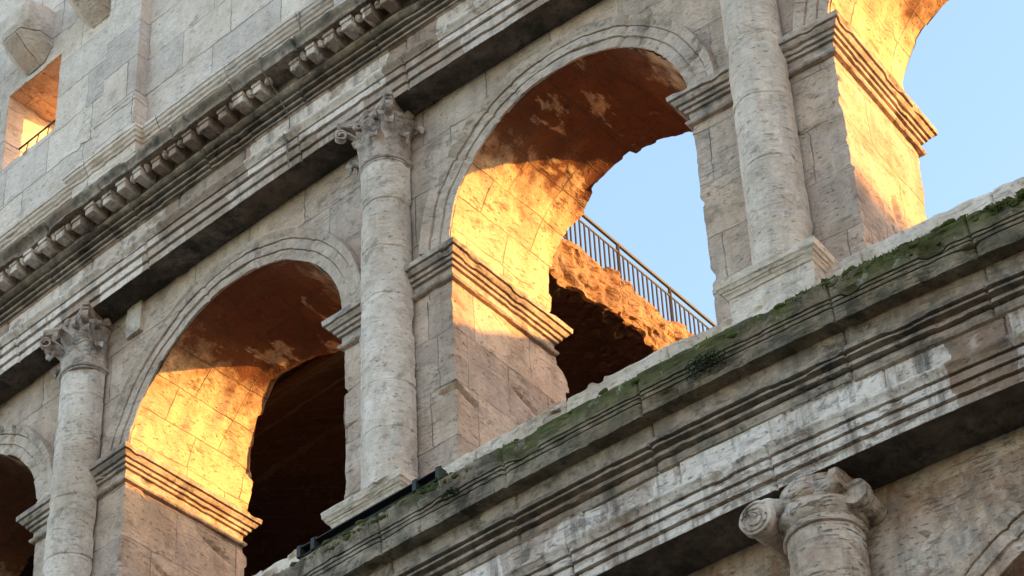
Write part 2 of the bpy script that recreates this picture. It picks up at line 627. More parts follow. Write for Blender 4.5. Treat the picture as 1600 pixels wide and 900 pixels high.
def bay(C, A, zs, z0, z1, sl, sr, d0, jamb_t, arch_t, step=.05, seed=1, sof=None):
    """one bay of an arcade: front skin, both jambs, the soffit, the ragged inner rim and the back"""
    mb = MB()
    nz = max(4, int((zs-z0)/step))
    nt = max(16, int(math.pi*A/step))
    nd = max(4, int(2.3/step))
    zz = np.linspace(z0, zs, nz+1)
    tt = np.linspace(0, math.pi, nt+1)
    rs = random.Random(seed)

    def rimj(z, side):
        return np.interp(z, *jamb_t)+.07*blk(z+side*.3, .58, seed+side)+.03*blk(z, .21, seed+5)

    def rima(t):
        t = np.degrees(t)
        return np.interp(t, *arch_t)+.06*blk(t, 12.0, seed+2)+.03*blk(t, 4.0, seed+4)
    # piers, front
    for (a, b, sign) in ((sl, C-A, 0), (C+A, sr, 1)):
        ns = max(2, int((b-a)/step))
        S, Z = np.meshgrid(np.linspace(a, b, ns+1), zz, indexing='ij')
        jit = .006*blk(Z+.17*sign, .61, seed+8)
        edge = (S >= b-1e-6) if sign == 0 else (S <= a+1e-6)
        near = np.clip(1-np.abs(S-(b if sign == 0 else a))/.35, 0, 1)
        mb.grid(np.stack([S+jit*near, d0+.012*blk(Z, .61, seed+9), Z], -1))
    # spandrels in polar rows around the arch
    nr = max(6, int(1.3/step))
    ct, st = np.cos(tt), np.sin(tt)
    inner = np.stack([C-A*ct, zs+A*st], -1)
    big = np.empty_like(inner)
    for k in range(len(tt)):
        dx, dz = -ct[k], st[k]
        L = []
        if dx < -1e-9:
            L.append((sl-C)/dx)
        if dx > 1e-9:
            L.append((sr-C)/dx)
        if dz > 1e-9:
            L.append((z1-zs)/dz)
        m = min(L)
        big[k] = (C+dx*m, zs+dz*m)
    # pull the ray nearest each upper corner into the corner
    for cx in (sl, sr):
        k = np.argmin(np.hypot(big[:, 0]-cx, big[:, 1]-z1))
        big[k] = (cx, z1)
    f = np.linspace(0, 1, nr+1)[None, :, None]
    G2 = inner[:, None]*(1-f)+big[:, None]*f
    G = np.concatenate([G2[..., :1], np.full(G2.shape[:2]+(1,), d0), G2[..., 1:]], -1)
    mb.grid(G, flip=False)
    # jambs
    u = np.linspace(0, 1, nd+1)
    for side, s in ((0, C-A), (1, C+A)):
        Z, U = np.meshgrid(zz, u, indexing='ij')
        D = d0+(rimj(Z, side)-d0)*U
        jit = .006*blk(Z+.17*side, .61, seed+8)*np.clip(1-U*3, 0, 1)
        mb.grid(np.stack([np.full_like(Z, s)+jit, D+.012*blk(Z, .61, seed+9)*(1-U), Z], -1), flip=(side == 0))
    # soffit
    T, U = np.meshgrid(tt, u, indexing='ij')
    rm = rima(tt)
    D = d0+(rm[:, None]-d0)*U
    rag = 1+.012*noise(np.stack([T.ravel()*2, D.ravel()*2, T.ravel()*0], -1), 2.0, seed).reshape(T.shape)
    (sof if sof is not None else mb).grid(np.stack([C-A*rag*np.cos(T), D, zs+A*rag*np.sin(T)], -1), flip=False)
    # back
    db = -2.45
    f = np.linspace(0, 1, 9)[None, :]
    Gs = inner[:, None, 0]*(1-f)+big[:, None, 0]*f
    Gz = inner[:, None, 1]*(1-f)+big[:, None, 1]*f
    fr = np.clip((f-.2)*3, 0, 1)
    mb.grid(np.stack([Gs, rm[:, None]*(1-fr)+db*fr+0*Gs, Gz], -1), flip=True)
    for side, (a, b) in enumerate(((C-A, sl), (C+A, sr))):
        F_, Z = np.meshgrid(np.linspace(0, 1, 7), zz, indexing='ij')
        fr = np.clip((F_-.2)*3, 0, 1)
        mb.grid(np.stack([a+(b-a)*F_, rimj(Z, side)*(1-fr)+db*fr, Z], -1), flip=(side == 1))
    return mb


def sweep_arch(C, A, zs, d0, pr, n=110, seed=1, chip=.02):
    """archivolt: profile of (radial offset, projection) run round the arch in separate voussoirs"""
    tt = np.linspace(0, math.pi, n)
    pp = prof_resample(pr, .035)
    T, K = np.meshgrid(tt, np.arange(len(pp)), indexing='ij')
    rng = random.Random(seed)
    js = []
    t = .12
    while t < math.pi-.1:
        js.append(t)
        t += rng.uniform(.13, .24)
    js = np.array(js)
    bi = np.searchsorted(js, tt)
    r2 = np.random.RandomState(seed)
    od = r2.uniform(-.012, .014, len(js)+1)[bi]
    orr = r2.uniform(-.012, .012, len(js)+1)[bi]
    gr = np.exp(-(np.min(np.abs(tt[:, None]-js), 1)/.006)**2)*.03
    Rr = A+pp[K, 0]+orr[:, None]
    Pj = pp[K, 1]
    c = chip*sstep(noise(np.stack([T.ravel()*5, K.ravel()*.35, T.ravel()*0], -1), 1.0, seed).reshape(T.shape), .1, .8)
    D = d0+np.where(Pj > .005, Pj+od[:, None]-gr[:, None]-c, Pj)
    mb = MB()
    mb.grid(np.stack([C-Rr*np.cos(T), D, zs+Rr*np.sin(T)], -1))
    return mb


def sweep_path(path, dirs, pr, step=.05, seed=1, chip=.02):
    """moulding (projection, z) carried along a plan path with mitred corners"""
    path = np.array(path, float)
    dirs = np.array(dirs, float)
    P_, D_ = [], []
    for i in range(len(path)-1):
        n = max(1, int(np.linalg.norm(path[i+1]-path[i])/step))
        for k in range(n):
            f = k/n
            P_.append(path[i]*(1-f)+path[i+1]*f)
            D_.append(dirs[i]*(1-f)+dirs[i+1]*f)
    P_.append(path[-1])
    D_.append(dirs[-1])
    P_, D_ = np.array(P_), np.array(D_)
    pp = prof_resample(pr, .03)
    E = pp[:, 0]
    G = np.empty((len(P_), len(pp), 3))
    xy = P_[:, None]+D_[:, None]*E[None, :, None]
    G[..., :2] = xy
    G[..., 2] = pp[None, :, 1]
    c = chip*sstep(noise(G.reshape(-1, 3), (4, 4, 7), seed), .45, .62).reshape(G.shape[:2])
    w = np.clip(E/max(E), 0, 1)[None]
    G[..., :2] -= D_[:, None]*(c*w)[..., None]
    mb = MB()
    mb.grid(G, flip=True)
    mb.fan(G[0])
    mb.fan(G[-1], True)
    return mb


ZIT, ZIB = 5.25, 4.71
BAYS = {  # centre, half width, springing height, impost heights left and right
    -2.5: (-16.75, 2.26, 5.22, 0.0, 0.0),
    -1.5: (-10.099, 2.242, 5.234, 0.0, .021),
    -.5: (-3.311, 2.392, 5.002, .046, -.173),
    .5: (3.334, 2.153, 5.323, -.091, .188),
    1.5: (10.016, 2.282, 5.207, .14, .1),
    2.5: (16.75, 2.26, 5.22, 0.0, 0.0),
}
RIMS = {
    -.5: (([0, 4.46, 4.82, 6.17], [-2.5, -2.5, -2.46, -2.44]),
          ([0, 25, 39, 48, 66, 70, 77, 90, 120, 180], [-2.45, -2.45, -2.23, -2.1, -1.9, -1.98, -2.05, -2.36, -2.3, -2.4])),
    .5: (([0, 3.9, 4.3, 4.7, 5.8], [-2.55, -2.57, -2.59, -2.22, -2.28]),
         ([0, 10, 28, 41, 51, 64, 74, 88, 103, 114, 180], [-2.28, -2.27, -2.10, -2.22, -2.24, -2.13, -2.11, -2.08, -2.16, -2.17, -2.3])),
    1.5: (([0, 3.0, 3.6, 4.9, 5.3], [-2.2, -2.18, -2.2, -2.44, -2.4]),
          ([0, 10, 19, 37, 55, 90, 180], [-2.4, -2.1, -2.02, -2.04, -2.09, -2.15, -2.3])),
}
DEF_RIM = (([0, 6], [-2.4, -2.4]), ([0, 180], [-2.25, -2.25]))

IMP = [(0.0, -.56), (.06, -.55), (.08, -.525), (.08, -.495), (.03, -.488), (.03, -.335), (.075, -.33), (.085, -.285), (.072, -.281), (.072, -.273), (.12, -.268),
       (.13, -.215), (.112, -.211), (.112, -.203), (.165, -.198), (.20, -.145), (.205, -.13), (.188, -.127), (.188, -.119), (.24, -.115), (.248, -.03), (.225, 0.0),
       (0.0, .02)]
ARCHV = [(0.0, 0.0), (0.004, .034), (.165, .034), (.170, .016), (.18, .016), (.185, .055), (.345, .055), (.35, .036), (.358, .036), (.363, .078), (.42, .10), (.50, .135), (.515, .10),
         (.53, .0)]
SHAFT_R = .43


def col_edge(k, ck):
    return k*P+ck


CK = {-2: 0.0, -1: -.021, 0: .085, 1: -.037, 2: 0.0}

GASH = [(.5, 1.18, -.05, 2.64, .30, .42, .055, (-.12, -.10, 0)), (.5, 1.18, -.78, 1.86, .3, .10, .11, (-.14, 0, 0)),
        (.5, 1.18, -.75, 1.2, .3, .035, .7, (-.06, 0, 0)), (.5, 1.18, -1.55, 3.3, .3, .30, .05, (-.08, 0, 0)),
        (.5, 1.18, -.05, 4.28, .2, .2, .07, (-.05, -.04, 0)), (1.5, 7.73, -1.2, 2.9, .3, .09, .22, (-.12, 0, 0)),
        (-.5, -5.7, -1.9, 4.45, .3, .35, .05, (-.08, 0, 0)), (-.5, -5.7, -.9, 3.4, .3, .25, .04, (-.06, 0, 0)),
        (.5, 5.49, .0, 3.4, .12, .2, .05, (.05, -.03, 0)), (.5, 5.49, .0, 2.1, .12, .2, .10, (.05, -.03, 0)),
        (-.5, -.92, .0, 3.7, .12, .2, .05, (.05, -.03, 0)), (-.5, -5.7, .0, 3.2, .12, .15, .12, (-.04, -.03, 0))]

for b, (C, A, zs, dl, dr) in BAYS.items():
    main = abs(b) < 2
    jr, ar = RIMS.get(b, DEF_RIM)
    k0 = int(b-.5)
    sof = MB()
    mb = bay(C, A, zs, 0.0, 8.42, k0*P, (k0+1)*P, 0.0, jr, ar, step=.045 if main else .2, seed=int(b*10)+40, sof=sof)
    def gash(V, b=b):
        for (gb, s, d, z, rs, rd, rz, push) in GASH:
            if gb == b:
                q = ((V[:, 0]-s)/rs)**2+((V[:, 1]-d)/rd)**2+((V[:, 2]-z-.35*(V[:, 1]-d))/rz)**2
                V = V+np.exp(-q**2)[:, None]*np.array(push)
        return V
    wall = part(FAC, 'arcade_bay', mb, 'bay', amp=.75, seed=int(b*7)+60, disp=gash)
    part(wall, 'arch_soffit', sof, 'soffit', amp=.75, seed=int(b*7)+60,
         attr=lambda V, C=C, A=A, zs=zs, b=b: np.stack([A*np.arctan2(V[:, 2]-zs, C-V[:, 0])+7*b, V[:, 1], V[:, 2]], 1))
    mb = sweep_arch(C, A, zs, 0.002, ARCHV, n=150 if main else 50, seed=int(b*3)+20)
    part(wall, 'archivolt', mb, 'archivolt', amp=.4, seed=int(b*7)+61)
    if not main:
        continue
    rear = {-.5: -2.42, .5: -2.26, 1.5: -2.38}.get(b, -2.3)
    # left pier of the opening: from the column to the corner, then back along the jamb
    for side in (0, 1):
        if side == 0:
            k = k0
            pts = [(k*P+.25, 0), (C-A, 0), (C-A, rear), (C-A-.5, rear)]
            dirs = [(0, 1), (1, 1), (1, -1), (0, -1)]
            zt = ZIT+dl
        else:
            k = k0+1
            pts = [(C+A+.5, rear), (C+A, rear), (C+A, 0), (k*P-.25, 0)]
            dirs = [(0, -1), (-1, -1), (-1, 1), (0, 1)]
            zt = ZIT+dr
        pr = [(e, z+zt) for e, z in IMP]
        mb = sweep_path(pts, dirs, pr, step=.05, seed=int(b*5)+side+33, chip=.035)
        part(wall, 'impost', mb, 'impost', amp=.28, seed=int(b*7)+62+side)

# ---- columns of the third storey


def lathe(mb, cx, cd_, pr, n=40, a0=0, a1=2*math.pi):
    pp = np.array(pr, float)
    th = np.linspace(a0, a1, n)
    R, T = np.meshgrid(pp[:, 0], th, indexing='ij')
    Z = np.broadcast_to(pp[:, 1][:, None], R.shape)
    mb.grid(np.stack([cx+R*np.cos(T), cd_+R*np.sin(T), Z], -1), flip=True)


def shaft(mb, cx, cd_, r0, r1, z0, z1, drums, seed, n=56):
    zz = np.linspace(z0, z1, int((z1-z0)/.035))
    zz = np.array(sorted(set(list(zz)+[q+e for q in drums for e in (-.02, -.008, 0, .008, .02)])))
    f = (zz-z0)/(z1-z0)
    r = r0+(r1-r0)*f**1.3
    r = r+.07*np.exp(-((zz-z0)/.10)**2)+.02*np.exp(-((z1-zz)/.05)**2)
    bi = np.searchsorted(np.array(drums), zz)
    rr = np.random.RandomState(seed)
    r = r+rr.uniform(-.004, .004, len(drums)+1)[bi]
    ox = rr.uniform(-.004, .004, len(drums)+1)[bi]
    for q in drums:
        r -= .012*np.exp(-((zz-q)/.010)**2)
    th = np.linspace(-.25, math.pi+.25, n)
    R, T = np.meshgrid(r, th, indexing='ij')
    Z = np.broadcast_to(zz[:, None], R.shape)
    Q = np.stack([np.cos(T)*.5+cx, np.sin(T)*.5, Z], -1).reshape(-1, 3)
    wear = .03*sstep(noise(Q, (2.0, 2.0, 2.2), seed), .25, .8)+.012*sstep(noise(Q, (3.0, 3.0, 14.0), seed+1), .3, .8)
    R = R-wear.reshape(R.shape)
    mb.grid(np.stack([cx+ox[:, None]+R*np.cos(T), cd_+R*np.sin(T), Z], -1), flip=True)


def ring(mb, cx, cd_, r, z, t, n=44):
    th = np.linspace(-.3, math.pi+.3, n)
    ph = np.linspace(0, 2*np.pi, 9)
    T, H = np.meshgrid(th, ph, indexing='ij')
    mb.grid(np.stack([cx+(r+t*np.cos(H))*np.cos(T), cd_+(r+t*np.cos(H))*np.sin(T), z+t*np.sin(H)], -1))


def leaf(mb, cx, cd_, z0, ang, prof, w0, thick=.035, lobes=3, nw=9):
    """acanthus leaf: a ribbon with scalloped sides, its tip curled out; prof = (r, z) up the middle"""
    pp = prof_resample(prof, .03)
    n = len(pp)
    tg = np.gradient(pp, axis=0)
    tg /= np.linalg.norm(tg, axis=1)[:, None]+1e-9
    nm = np.stack([tg[:, 1], -tg[:, 0]], 1)
    u = np.linspace(0, 1, n)
    wid = w0*(1-.55*u**2.2)*(1-.16*np.abs(np.sin(u*lobes*np.pi)))
    v = np.linspace(-1, 1, nw)
    for sgn in (0, 1):
        G = np.empty((n, nw, 3))
        for j, q in enumerate(v):
            rib = .030*(1-abs(q))-.045*q*q*(.3+u)
            rad = pp[:, 0]+nm[:, 0]*(rib-(thick if sgn else 0)*(1-.6*q*q))
            zz = pp[:, 1]+nm[:, 1]*(rib-(thick if sgn else 0)*(1-.6*q*q))-abs(q)**2*.04*u
            lat = q*wid
            G[:, j, 0] = cx+rad*np.cos(ang)-lat*np.sin(ang)
            G[:, j, 1] = cd_+rad*np.sin(ang)+lat*np.cos(ang)
            G[:, j, 2] = z0+zz
        mb.grid(G, flip=bool(sgn))


def scroll(mb, cx, cd_, z0, ang, r0, zc0, r1, zc1, w=.075, turns=1.3, rad=.10):
    """volute: a band that climbs outward and rolls up"""
    pts = []
    for k in range(10):
        f = k/9
        pts.append((r0+(r1-r0)*f**1.6, zc0+(zc1+rad-zc0)*f**.8))
    cr, cz = pts[-1][0], pts[-1][1]-rad
    for k in range(1, 26):
        a = math.pi/2-2*math.pi*turns*k/25
        q = rad*(1-.7*k/25)
        pts.append((cr+q*math.cos(a), cz+q*math.sin(a)))
    pts = np.array(pts)
    tg = np.gradient(pts, axis=0)
    tg /= np.linalg.norm(tg, axis=1)[:, None]+1e-9
    nm = np.stack([tg[:, 1], -tg[:, 0]], 1)
    th = .028
    loop = [(-w, 0), (w, 0), (w, -th), (-w, -th), (-w, 0)]
    G = np.empty((len(pts), 5, 3))
    for j, (lat, o_) in enumerate(loop):
        rr = pts[:, 0]+nm[:, 0]*o_
        zz = pts[:, 1]+nm[:, 1]*o_
        G[:, j, 0] = cx+rr*np.cos(ang)-lat*np.sin(ang)
        G[:, j, 1] = cd_+rr*np.sin(ang)+lat*np.cos(ang)
        G[:, j, 2] = z0+zz
    mb.grid(G)


def abacus(mb, cx, cd_, z, h, half, horn, concave):
    pl = []
    cs = [(-1, -1), (1, -1), (1, 1), (-1, 1)]
    for i in range(4):
        a = np.array(cs[i])*half
        b = np.array(cs[(i+1) % 4])*half
        t = (b-a)/np.linalg.norm(b-a)
        nrm = np.array([-t[1], t[0]])
        a2, b2 = a+t*horn, b-t*horn
        for k in range(9):
            f = k/8
            pl.append(a2+(b2-a2)*f+nrm*concave*4*f*(1-f))
    pl = np.array(pl)
    rows = []
    for e, zz in ((-.10, 0.0), (-.035, .02), (-.03, h*.45), (.0, h*.55), (.005, h)):
        sc = (half+e)/half
        rows.append(np.concatenate([pl*sc+np.array([cx, cd_]), np.full((len(pl), 1), z+zz)], 1))
    mb.grid(np.array(rows), flip=True, wrap=True)
    mb.fan(rows[0])
    mb.fan(rows[-1], True)


def corinthian(cx, cd_, z0, z1, r, worn, seed):
    H = z1-z0
    rng = random.Random(seed)
    mb = MB()
    bell = [(r*.96, 0), (r*.95, .1*H), (r*.97, .5*H), (r*1.05, .7*H), (r*1.22, .86*H), (r*1.22, .9*H)]
    lathe(mb, cx, cd_, [(a, z0+b) for a, b in bell], 40)
    for row, (n, off_, hh, out, w) in enumerate(((8, math.pi/8, .36, .16, .15), (8, 0.0, .64, .21, .155))):
        for k in range(n):
            a = off_+k*2*math.pi/n
            if math.sin(a) < -.35:
                continue
            br = rng.random()
            h = hh*H*rng.uniform(.96, 1.03)
            pr = [(r*1.0, .0+.01), (r*1.04, h*.45), (r*1.10, h*.78), (r+out*.62, h*.96)]
            if br > worn*.75:
                pr += [(r+out, h*.99), (r+out*1.18, h*.90), (r+out*1.05, h*.80)]
            leaf(mb, cx, cd_, z0, a, pr, w*rng.uniform(.92, 1.05))
    for q in (1, 3, 5, 7):
        a = q*math.pi/4
        if math.sin(a) < -.1:
            continue
        if rng.random() < worn*.3:
            continue
        scroll(mb, cx, cd_, z0, a, r*1.0, .50*H, r*1.0+.30, .74*H, w=.055, rad=.085)
    for q in range(8):
        a = q*math.pi/4+math.pi/8
        if math.sin(a) < -.1 or rng.random() < worn*.4:
            continue
        scroll(mb, cx, cd_, z0, a, r*1.0, .52*H, r*1.0+.10, .78*H, w=.035, rad=.05)
    abacus(mb, cx, cd_, z0+.885*H, .115*H+.004, .565, .07, .16)
    for a in (math.pi/2, 0, math.pi):
        mb.blob((cx+.44*math.cos(a), cd_+.44*math.sin(a), z0+.91*H), (.075, .075, .085), 10, seed, .3)
    return mb


DRUMS = {-1: [2.4, 3.55, 4.7, 5.9, 6.75], 0: [2.1, 2.95, 4.6, 5.55, 6.5], 1: [2.2, 3.1, 4.3, 5.5, 6.6]}
PED = [(-.13, .0), (-.13, .60), (-.10, .63), (-.075, .68), (-.06, .69), (-.055, .72), (-.03, .735), (-.02, .78), (.0, .80), (.0, .90), (-.02, .915),
       (-.4, .95)]
CAPM = [(0.0, -.26), (.02, -.25), (.035, -.20), (.055, -.185), (.06, -.165), (.08, -.155), (.10, -.11), (.115, -.10), (.13, -.005), (.12, .012),
        (-.25, .03)]


def plinth(cx, wp, dp, zt, z0, seed):
    """pedestal: die and moulded cap, mitred round the three free sides"""
    hw, dd = wp-.13, dp-.13
    pts = [(cx-hw, -.1), (cx-hw, dd), (cx+hw, dd), (cx+hw, -.1)]
    dirs = [(-1, 0), (-1, 1), (1, 1), (1, 0)]
    pr = [(0.0, z0), (0.0, zt-.265)]+[(e, zt+z) for e, z in CAPM]
    return sweep_path(pts[::-1], dirs[::-1], pr, step=.05, seed=seed, chip=.03)


for k in (-2, -1, 0, 1, 2):
    cx = k*P+CK[k]
    zp = 1.035+{0: -.113, 1: .107}.get(k, 0)
    mb = MB()
    dr = DRUMS.get(k, [2.2, 3.3, 4.4, 5.5, 6.6])
    shaft(mb, cx, .141, SHAFT_R*.98, SHAFT_R*.90, zp+.05, 7.33, dr, 50+k)
    sh = part(FAC, 'column', mb, 'column', amp=.5, seed=80+k)
    mb = MB()
    ring(mb, cx, .141, SHAFT_R*.90+.015, 7.345, .035)
    ring(mb, cx, .141, SHAFT_R*.90+.005, 7.29, .018)
    part(sh, 'astragal', mb, 'carving', amp=.5, seed=80+k)
    mb = corinthian(cx, .141, 7.37, 8.373, .385, {-1: .25, 0: .55}.get(k, .4), 5+k)
    part(sh, 'capital', mb, 'carving', amp=.38, seed=90+k, angle=50)
    mb = plinth(cx, .735, .767, zp, -.02, 12+k)
    mb.grid(np.array([[(cx-.7, -.1, zp+.028), (cx+.7, -.1, zp+.028)], [(cx-.7, .74, zp+.028), (cx+.7, .74, zp+.028)]]))
    part(sh, 'pedestal', mb, 'pedestal', amp=.7, seed=95+k)

# ---- sill course of each opening and beside the pedestals
SILL = [(.0, -.05), (.40, -.03), (.40, .38), (.385, .40), (.36, .48), (.345, .50), (.345, .56), (.36, .60), (.36, .92), (.34, .95), (-.25, .99), (-1.2, 1.0)]
for i in range(-3, 3):
    a = i*P+CK.get(i, 0)+.60
    b_ = (i+1)*P+CK.get(i+1, 0)-.60
    mb = run_moulding(SILL, a, b_, .045, .05, seed=70+i, block=(1.2, 2.2), chip=.14 if i in (-1, 0) else .07, dbase=-.2, off=.03)
    part(FAC, 'sill_course', mb, 'pedestal', amp=1.6 if i in (-1, 0) else 1.0, seed=33+i)

# ---- upper entablature
E0, E1 = -19.0, 19.0
AR = [(.49, 8.375), (.50, 8.375), (.50, 8.515), (.46, 8.518), (.46, 8.532), (.54, 8.535), (.54, 8.685), (.495, 8.688), (.495, 8.702), (.58, 8.715),
      (.58, 8.845), (.54, 8.85), (.54, 8.865), (.60, 8.87), (.62, 8.90), (.675, 8.96), (.68, 9.0), (.53, 9.02)]
FR = [(.50, 8.98), (.50, 9.50), (.54, 9.51)]
BED = [(.50, 9.49), (.50, 9.51), (.57, 9.515), (.575, 9.55), (.52, 9.555), (.52, 9.575), (.62, 9.58), (.63, 9.615), (.55, 9.62), (.55, 9.66), (.69, 9.665),
       (.70, 9.695), (.64, 9.70), (.64, 9.715), (.75, 9.72), (.80, 9.755), (.81, 9.79), (.79, 9.825), (.74, 9.835), (.745, 10.05)]
COR = [(.70, 10.042), (1.15, 10.04), (1.16, 10.12), (1.17, 10.13), (1.18, 10.15), (1.215, 10.19), (1.235, 10.23), (1.23, 10.26), (.9, 10.31), (-.3, 10.34)]
fr_o = part(FAC, 'frieze', run_moulding(FR, E0, E1, .06, .07, seed=4, chip=.02, dbase=.4), 'entab', amp=.4, seed=5)
ar_o = part(FAC, 'architrave', run_moulding(AR, E0, E1, .05, .04, seed=5, block=(2.2, 3.6), chip=.05, dbase=.3), 'entab', amp=.3, seed=6)
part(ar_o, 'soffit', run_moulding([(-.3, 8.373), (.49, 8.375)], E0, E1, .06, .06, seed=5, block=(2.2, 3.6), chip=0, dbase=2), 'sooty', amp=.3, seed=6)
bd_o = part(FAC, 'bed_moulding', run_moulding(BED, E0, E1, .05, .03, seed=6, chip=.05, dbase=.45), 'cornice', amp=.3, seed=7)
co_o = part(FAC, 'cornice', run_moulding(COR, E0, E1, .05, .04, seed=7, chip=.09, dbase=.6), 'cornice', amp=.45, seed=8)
rng = random.Random(3)
pitch = P/17.0
for i in range(-28, 18):
    s = i*pitch+.12
    if rng.random() < .03:
        continue
    w = .090+rng.uniform(-.012, .012)
    fr = 1.08-abs(rng.gauss(0, .03))
    mb = MB()
    n = 5
    zz = [(9.80, .90), (9.815, .955), (9.86, 1.0), (9.95, 1.0), (9.955, 1.08), (10.03, 1.08)]
    # bracket: front face, rolled underside and a fillet on top
    prof = [(.73, 9.845), (.86, 9.835), (.95, 9.835), (fr-.012, 9.84), (fr, 9.852), (fr, 9.965), (fr+.025, 9.97), (fr+.025, 10.045), (.73, 10.05)]
    pp = prof_resample(prof, .04)
    us = np.linspace(-1, 1, 7)
    G = np.empty((7, len(pp), 3))
    for j, u in enumerate(us):
        wf = np.where(pp[:, 1] > 9.967, w*1.16, w)
        G[j, :, 0] = s+u*wf
        G[j, :, 1] = pp[:, 0]
        G[j, :, 2] = pp[:, 1]
    mb.grid(G, flip=True)
    mb.fan(G[0])
    mb.fan(G[-1], True)
    # eroded rosette on the soffit beside it
    if rng.random() < .85:
        mb.blob((s+pitch/2+rng.uniform(-.02, .02), .985, 9.99), (.058, .07, .075), 9, i, .35)
    part(co_o, 'modillion', mb, 'entab', amp=.18, seed=200+i, angle=30)

# ---- attic: podium, wall with windows, pilasters, corbels
mb = MB()
ATB = -1.75
WIN = [(-9.98, -8.44, 14.5, 16.5)]
s_ed = sorted(set([-19.0, 19.0]+[w_[0] for w_ in WIN]+[w_[1] for w_ in WIN]))
z_ed = [10.2, 14.5, 16.5, 21.0]
for a, b_ in zip(s_ed[:-1], s_ed[1:]):
    for c, e in zip(z_ed[:-1], z_ed[1:]):
        if any(abs(a-w_[0]) < .01 and abs(c-w_[2]) < .01 for w_ in WIN):
            continue
        ns, nz = max(2, int((b_-a)/.07)), max(2, int((e-c)/.07))
        if a > -4:
            ns, nz = max(2, int((b_-a)/.1)), max(2, int((e-c)/.1))
        S, Z = np.meshgrid(np.linspace(a, b_, ns), np.linspace(c, e, nz), indexing='ij')
        mb.grid(np.stack([S, .012*blk(Z+.35, .92, 4)+0*S, Z], -1))
        S, Z = np.meshgrid(np.linspace(a, b_, 12), np.linspace(c, e, 6), indexing='ij')
        mb.grid(np.stack([S, ATB+0*S, Z], -1), flip=True)
wr = MB()
for (a, b_, c, e) in WIN:
    for k, (p0, p1) in enumerate((((a, c), (b_, c)), ((b_, c), (b_, e)), ((b_, e), (a, e)), ((a, e), (a, c)))):
        p0, p1 = np.array(p0), np.array(p1)
        U, V = np.meshgrid(np.linspace(0, 1, 30), np.linspace(0, 1, 30), indexing='ij')
        q = p0+(p1-p0)*U[..., None]
        (wr if k == 2 else mb).grid(np.stack([q[..., 0], ATB*V, q[..., 1]], -1))
S, Z = np.meshgrid([-19.0, 19.0], [0, 1], indexing='ij')
mb.grid(np.stack([np.array([[-19., -19.], [19., 19.]]), np.array([[0, ATB], [0, ATB]]), np.full((2, 2), 21.0)], -1))
att = part(FAC, 'attic_wall', mb, 'attic', amp=.8, seed=12)
part(att, 'window_lintel', wr, 'soffit', amp=.8, seed=12, attr=lambda V: np.stack([V[:, 0], V[:, 1], V[:, 2]*0+6.45], 1))  # underside's orange bounce light put into the colour through the soffit stone
PODF = [(.0, 10.2), (.20, 10.3), (.20, 11.86)]
PCAP = [(.20, 11.85), (.23, 11.87), (.24, 11.92), (.27, 11.94), (.285, 11.99), (.315, 12.01), (.325, 12.07), (.345, 12.08), (.345, 12.15), (.0, 12.20)]


def podium(pl, seed):
    pts = [(x, y) for x, y, _, _ in pl]
    dirs = [(a, b) for _, _, a, b in pl]
    pr = [(e, z) for e, z in PODF+PCAP[1:]]
    return sweep_path(pts, dirs, pr, step=.06, seed=seed, chip=.02)


pl = [(19.0, 0.02, 0, 1)]
for k in (1, 0, -1):
    c = k*P+.3 if k == -1 else k*P
    h = .62
    pl += [(c+h, .02, 1, 1), (c+h, .17, 1, 1), (c-h, .17, -1, 1), (c-h, .02, -1, 1)]
pl += [(-19.0, .02, 0, 1)]
mb = podium(pl, 3)
part(att, 'podium', mb, 'attic', amp=.6, seed=13)
PIL = -6.32
for k in (-1, 0, 1):
    c = k*P+(PIL+P if k == -1 else 0)
    mb = MB()
    pts = [(c+.46, -.02), (c+.46, .02), (c-.46, .02), (c-.46, -.02)]
    dirs = [(1, 0), (1, 1), (-1, 1), (-1, 0)]
    base = [(.09, 12.12), (.09, 13.08), (.075, 13.09), (.075, 13.12), (.09, 13.13), (.085, 13.19), (.05, 13.22), (.05, 13.26), (.065, 13.28), (.055, 13.34),
            (.02, 13.36), (.015, 13.42), (-.03, 13.44)]
    m2 = sweep_path([(c+.455, 0), (c+.455, .22), (c-.455, .22), (c-.455, 0)], [(1, 0), (1, 1), (-1, 1), (-1, 0)],
                    [(e+.0, z) for e, z in base], step=.06, seed=8+k, chip=.015)
    m2.box((c-.45, -.05, 13.38), (c+.45, .225, 20.9), (12, 4, 90))
    part(att, 'pilaster', m2, 'attic', amp=.8, seed=15+k)
for (s, z) in ((-9.22, 17.28), (-7.30, 17.12)):
    mb = MB()
    # corbel: block with bevelled flanks and a sloped underside
    lay = [(.0, .46, .62), (.30, .46, .60), (.62, .44, .52), (.70, .36, .40)]
    rows = []
    for d, hw, hh in lay:
        low = -hh+.55*d
        rows.append([(s-hw, d, z+hh), (s+hw, d, z+hh), (s+hw, d, z+low+.25), (s+hw*.55, d, z+low), (s-hw*.55, d, z+low), (s-hw, d, z+low+.25)])
    R_ = np.array(rows)
    L2 = []
    for a, b_ in zip(R_[:-1], R_[1:]):
        for f in np.linspace(0, 1, 7)[:-1]:
            L2.append(a*(1-f)+b_*f)
    L2.append(R_[-1])
    L2 = np.array(L2)
    out = []
    for row in L2:
        o_ = []
        for i in range(6):
            for f in np.linspace(0, 1, 8)[:-1]:
                o_.append(row[i]*(1-f)+row[(i+1) % 6]*f)
        out.append(o_)
    out = np.array(out)
    mb.grid(out, wrap=True)
    mb.fan(out[-1], True)
    part(att, 'corbel', mb, 'attic', amp=1.4, seed=int(s*3)+77)

